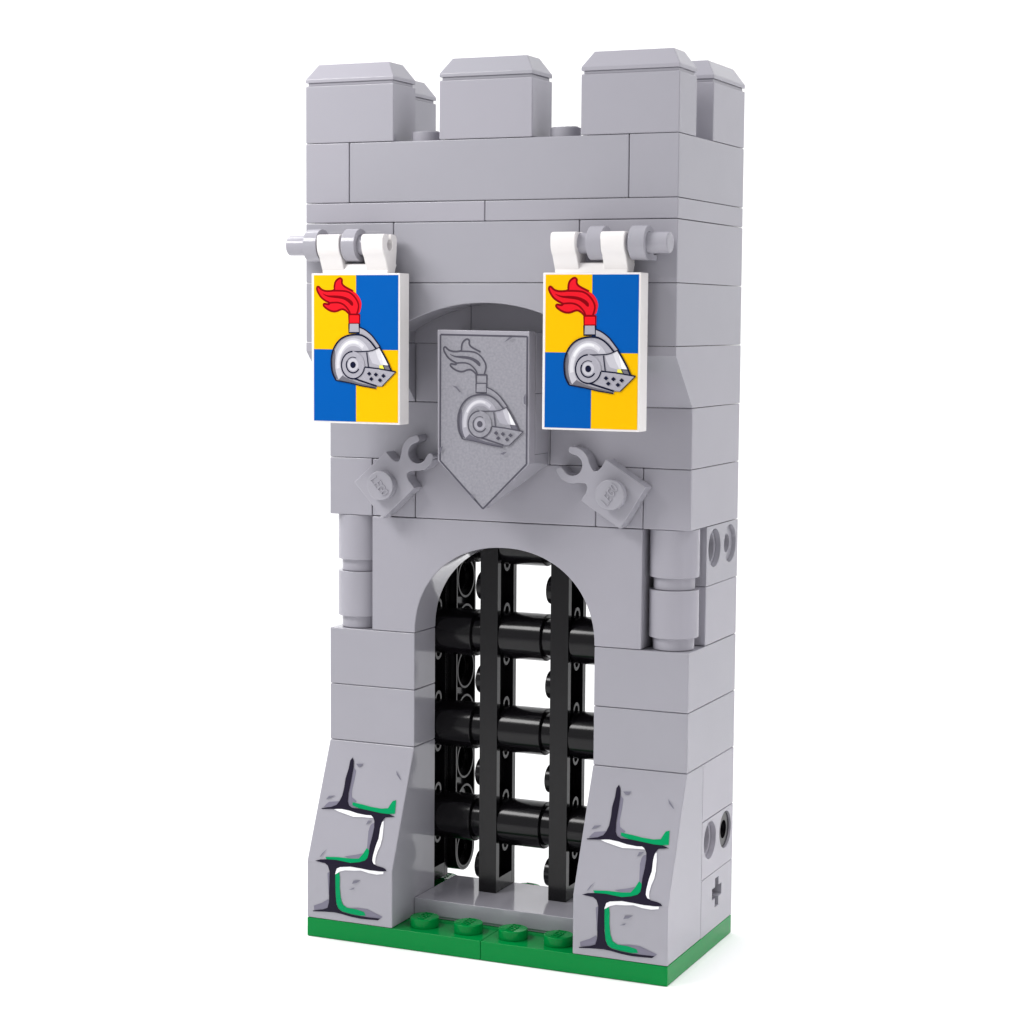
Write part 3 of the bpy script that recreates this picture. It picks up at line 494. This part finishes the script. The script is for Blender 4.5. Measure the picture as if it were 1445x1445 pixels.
# ================================================================== PORTCULLIS
gate = thing('portcullis', 'black portcullis grid of upright plates and round crossbars standing in the gate arch', 'portcullis', (4, 2.5, 2*P))
XB = [1.43, 3.03, 4.63, 6.23]
ZS = [3.2*P + k for k in range(8)]        # stud centres up each bar
def bar_mb(x0):
    mb = MB(); z0, z1 = 2*P+.004, 2*P+.004 + 8.0
    t_ = 0.19; y0, y1 = 2+.01, 3-.01
    w_ = 0.16
    mb.prism([[(x0, y0), (x0+.4, y0), (x0+.4, y0+w_), (x0+.12, y0+w_), (x0+.12, y1-w_), (x0+.4, y1-w_), (x0+.4, y1), (x0, y1)]], 'z', z0, z1)
    mb.box(x0+0.119, x0+0.398, y0+t_*.8, y1-t_*.8, z0+.002, z0+0.30); mb.box(x0+0.119, x0+0.398, y0+t_*.8, y1-t_*.8, z1-0.17, z1-.002)
    for k in range(7):
        z = ZS[0] + 0.5 + k
        mb.prism([circ(2.5, z, 0.165, 28), circ(2.5, z, 0.095, 24)], 'x', x0+0.119, x0+0.397)
    return mb
bars = []
for i, x0 in enumerate(XB):
    ob = bar_mb(x0).build('upright_bar', gate, 'black', bevel=0.010, seg=2, origin=(x0, 2.5, 2*P), ang=50)
    bars.append(ob)
    for k in range(8):
        if k % 2 == 0 and i != 0 or (i == 0 and k % 2 == 0):
            stud(ob, (0, 0, ZS[k]-2*P), 'black', basis='-x', letters=False)
ZROD = [5.66*P, 10.66*P, 15.66*P, 20.66*P]
proto = None
for z in ZROD:
    for i in range(3):
        xa, xb = XB[i] + 0.4, XB[i+1]
        L = xb - xa
        if proto is None:
            mb = MB()
            mb.cyl('x', 0, 0, 0.415, L-0.25, L-.002, 48); mb.cyl('x', 0, 0, 0.497, 0.004, L-0.245, 48)
            ob = mb.build('crossbar', gate, 'black', bevel=0.02, seg=2, ang=50); proto = ob
        else:
            ob = proto.copy(); COL.objects.link(ob); ob.parent = gate
        ob.location = Vector((xa, 2.5, z)) * S - Vector(gate['_o'])
# --- upright beams with round holes that guide the portcullis (fixed to the tower)
def beam(x0, x1):
    yc, r = 3.54, 0.488; zc = [3.2*P + k for k in range(8)]
    pts = [(yc + r*math.cos(math.radians(t_)), zc[0] + r*math.sin(math.radians(t_))) for t_ in range(180, 361, 12)]
    pts += [(yc + r*math.cos(math.radians(t_)), zc[-1] + r*math.sin(math.radians(t_))) for t_ in range(0, 181, 12)]
    mb = MB()
    inner = [(yc + (r-.05)*math.cos(math.radians(t_)), zc[0] + (r-.05)*math.sin(math.radians(t_))) for t_ in range(180, 361, 12)]
    inner += [(yc + (r-.05)*math.cos(math.radians(t_)), zc[-1] + (r-.05)*math.sin(math.radians(t_))) for t_ in range(0, 181, 12)]
    mb.prism([pts] + [circ(yc, z, 0.30, 32) for z in zc], 'x', x0+0.16, x1-0.16)
    for a, b in ((x0, x0+0.1605), (x1-0.1605, x1)):      # rim round the outline and round each bore, web sunk between them
        mb.prism([pts, inner], 'x', a, b)
        for z in zc: mb.prism([circ(yc, z, 0.432, 36), circ(yc, z, 0.385, 36)], 'x', a, b)
    return mb.build('guide_beam', tower, 'black', bevel=0.010, origin=(x0, yc, 3.2*P), ang=50)
beam(1.02, 1.99); beam(6.01, 6.98)

# ================================================================== SETTING
def backdrop():
    """white paper sweep: floor running back, curving up into a wall"""
    prof = [(-70, 0)] + [(22, 0)]
    r = 12
    for i in range(1, 25):
        a = math.radians(90*i/24); prof.append((22 + r*math.sin(a), r - r*math.cos(a)))
    prof.append((34, 46))
    vs = []; fs = []
    c, s_ = math.cos(0.30), math.sin(0.30)
    for x in (-60, 60):
        for y, z in prof:
            xx, yy = x, y
            vs.append(((xx*c - yy*s_ + 4)*S, (xx*s_ + yy*c + 2)*S, (z - 0.004)*S))
    n = len(prof)
    for i in range(n-1): fs.append((i, n+i, n+i+1, i+1))
    me = bpy.data.meshes.new('backdrop'); me.from_pydata(vs, [], fs)
    for p in me.polygons: p.use_smooth = True
    m = plastic('white_paper', (0.985, 0.985, 0.985), 0.9, 0.004, spec=0.0, bump=0.0); me.materials.append(m)
    o = bpy.data.objects.new('backdrop', me); COL.objects.link(o); o['kind'] = 'structure'
    return o
backdrop()

# ================================================================== LIGHT
w = bpy.data.worlds.new('World'); scene.world = w; w.use_nodes = True
bg = w.node_tree.nodes['Background']; bg.inputs['Color'].default_value = (0.97, 0.975, 1.0, 1); bg.inputs['Strength'].default_value = WORLD
def area(name, loc, target, size, energy, col=(1, 1, 1), sy=None, spread=180):
    l = bpy.data.lights.new(name, 'AREA'); l.shape = 'RECTANGLE'; l.size = size*S; l.size_y = (sy or size)*S
    l.energy = energy; l.color = col; l.spread = math.radians(spread)
    o = bpy.data.objects.new(name, l); COL.objects.link(o); o.location = Vector(loc)*S
    d = (Vector(target) - Vector(loc)); o.rotation_euler = d.to_track_quat('-Z', 'Y').to_euler()
    return o
for a in LIGHTS: area(*a)

# ================================================================== CAMERA
cam = bpy.data.cameras.new('camera'); co = bpy.data.objects.new('camera', cam); COL.objects.link(co); scene.camera = co
rx, rz, rr = 1.4793326980651487, 0.41674054632298513, 0.0070597225677027945
Mx = Matrix.Rotation(rz, 4, 'Z') @ Matrix.Rotation(rx, 4, 'X') @ Matrix.Rotation(rr, 4, 'Z')
co.matrix_world = Matrix.Translation(Vector((21.16917184339239, -37.35854655391141, 12.86558710077515))*S) @ Mx
cam.sensor_width = 36; cam.lens = 2943.1891845653913/1445*36; cam.clip_start = 0.05; cam.clip_end = 100
scene.render.resolution_x = 1024; scene.render.resolution_y = 1024
vs_ = scene.view_settings; vs_.view_transform = 'Standard'; vs_.look = 'None'; vs_.exposure = 0; vs_.gamma = 1
scene.cycles.max_bounces = 8; scene.cycles.use_denoising = True
for o in bpy.data.objects:
    for k in ('_o', '_orig'):
        if k in o: del o[k]
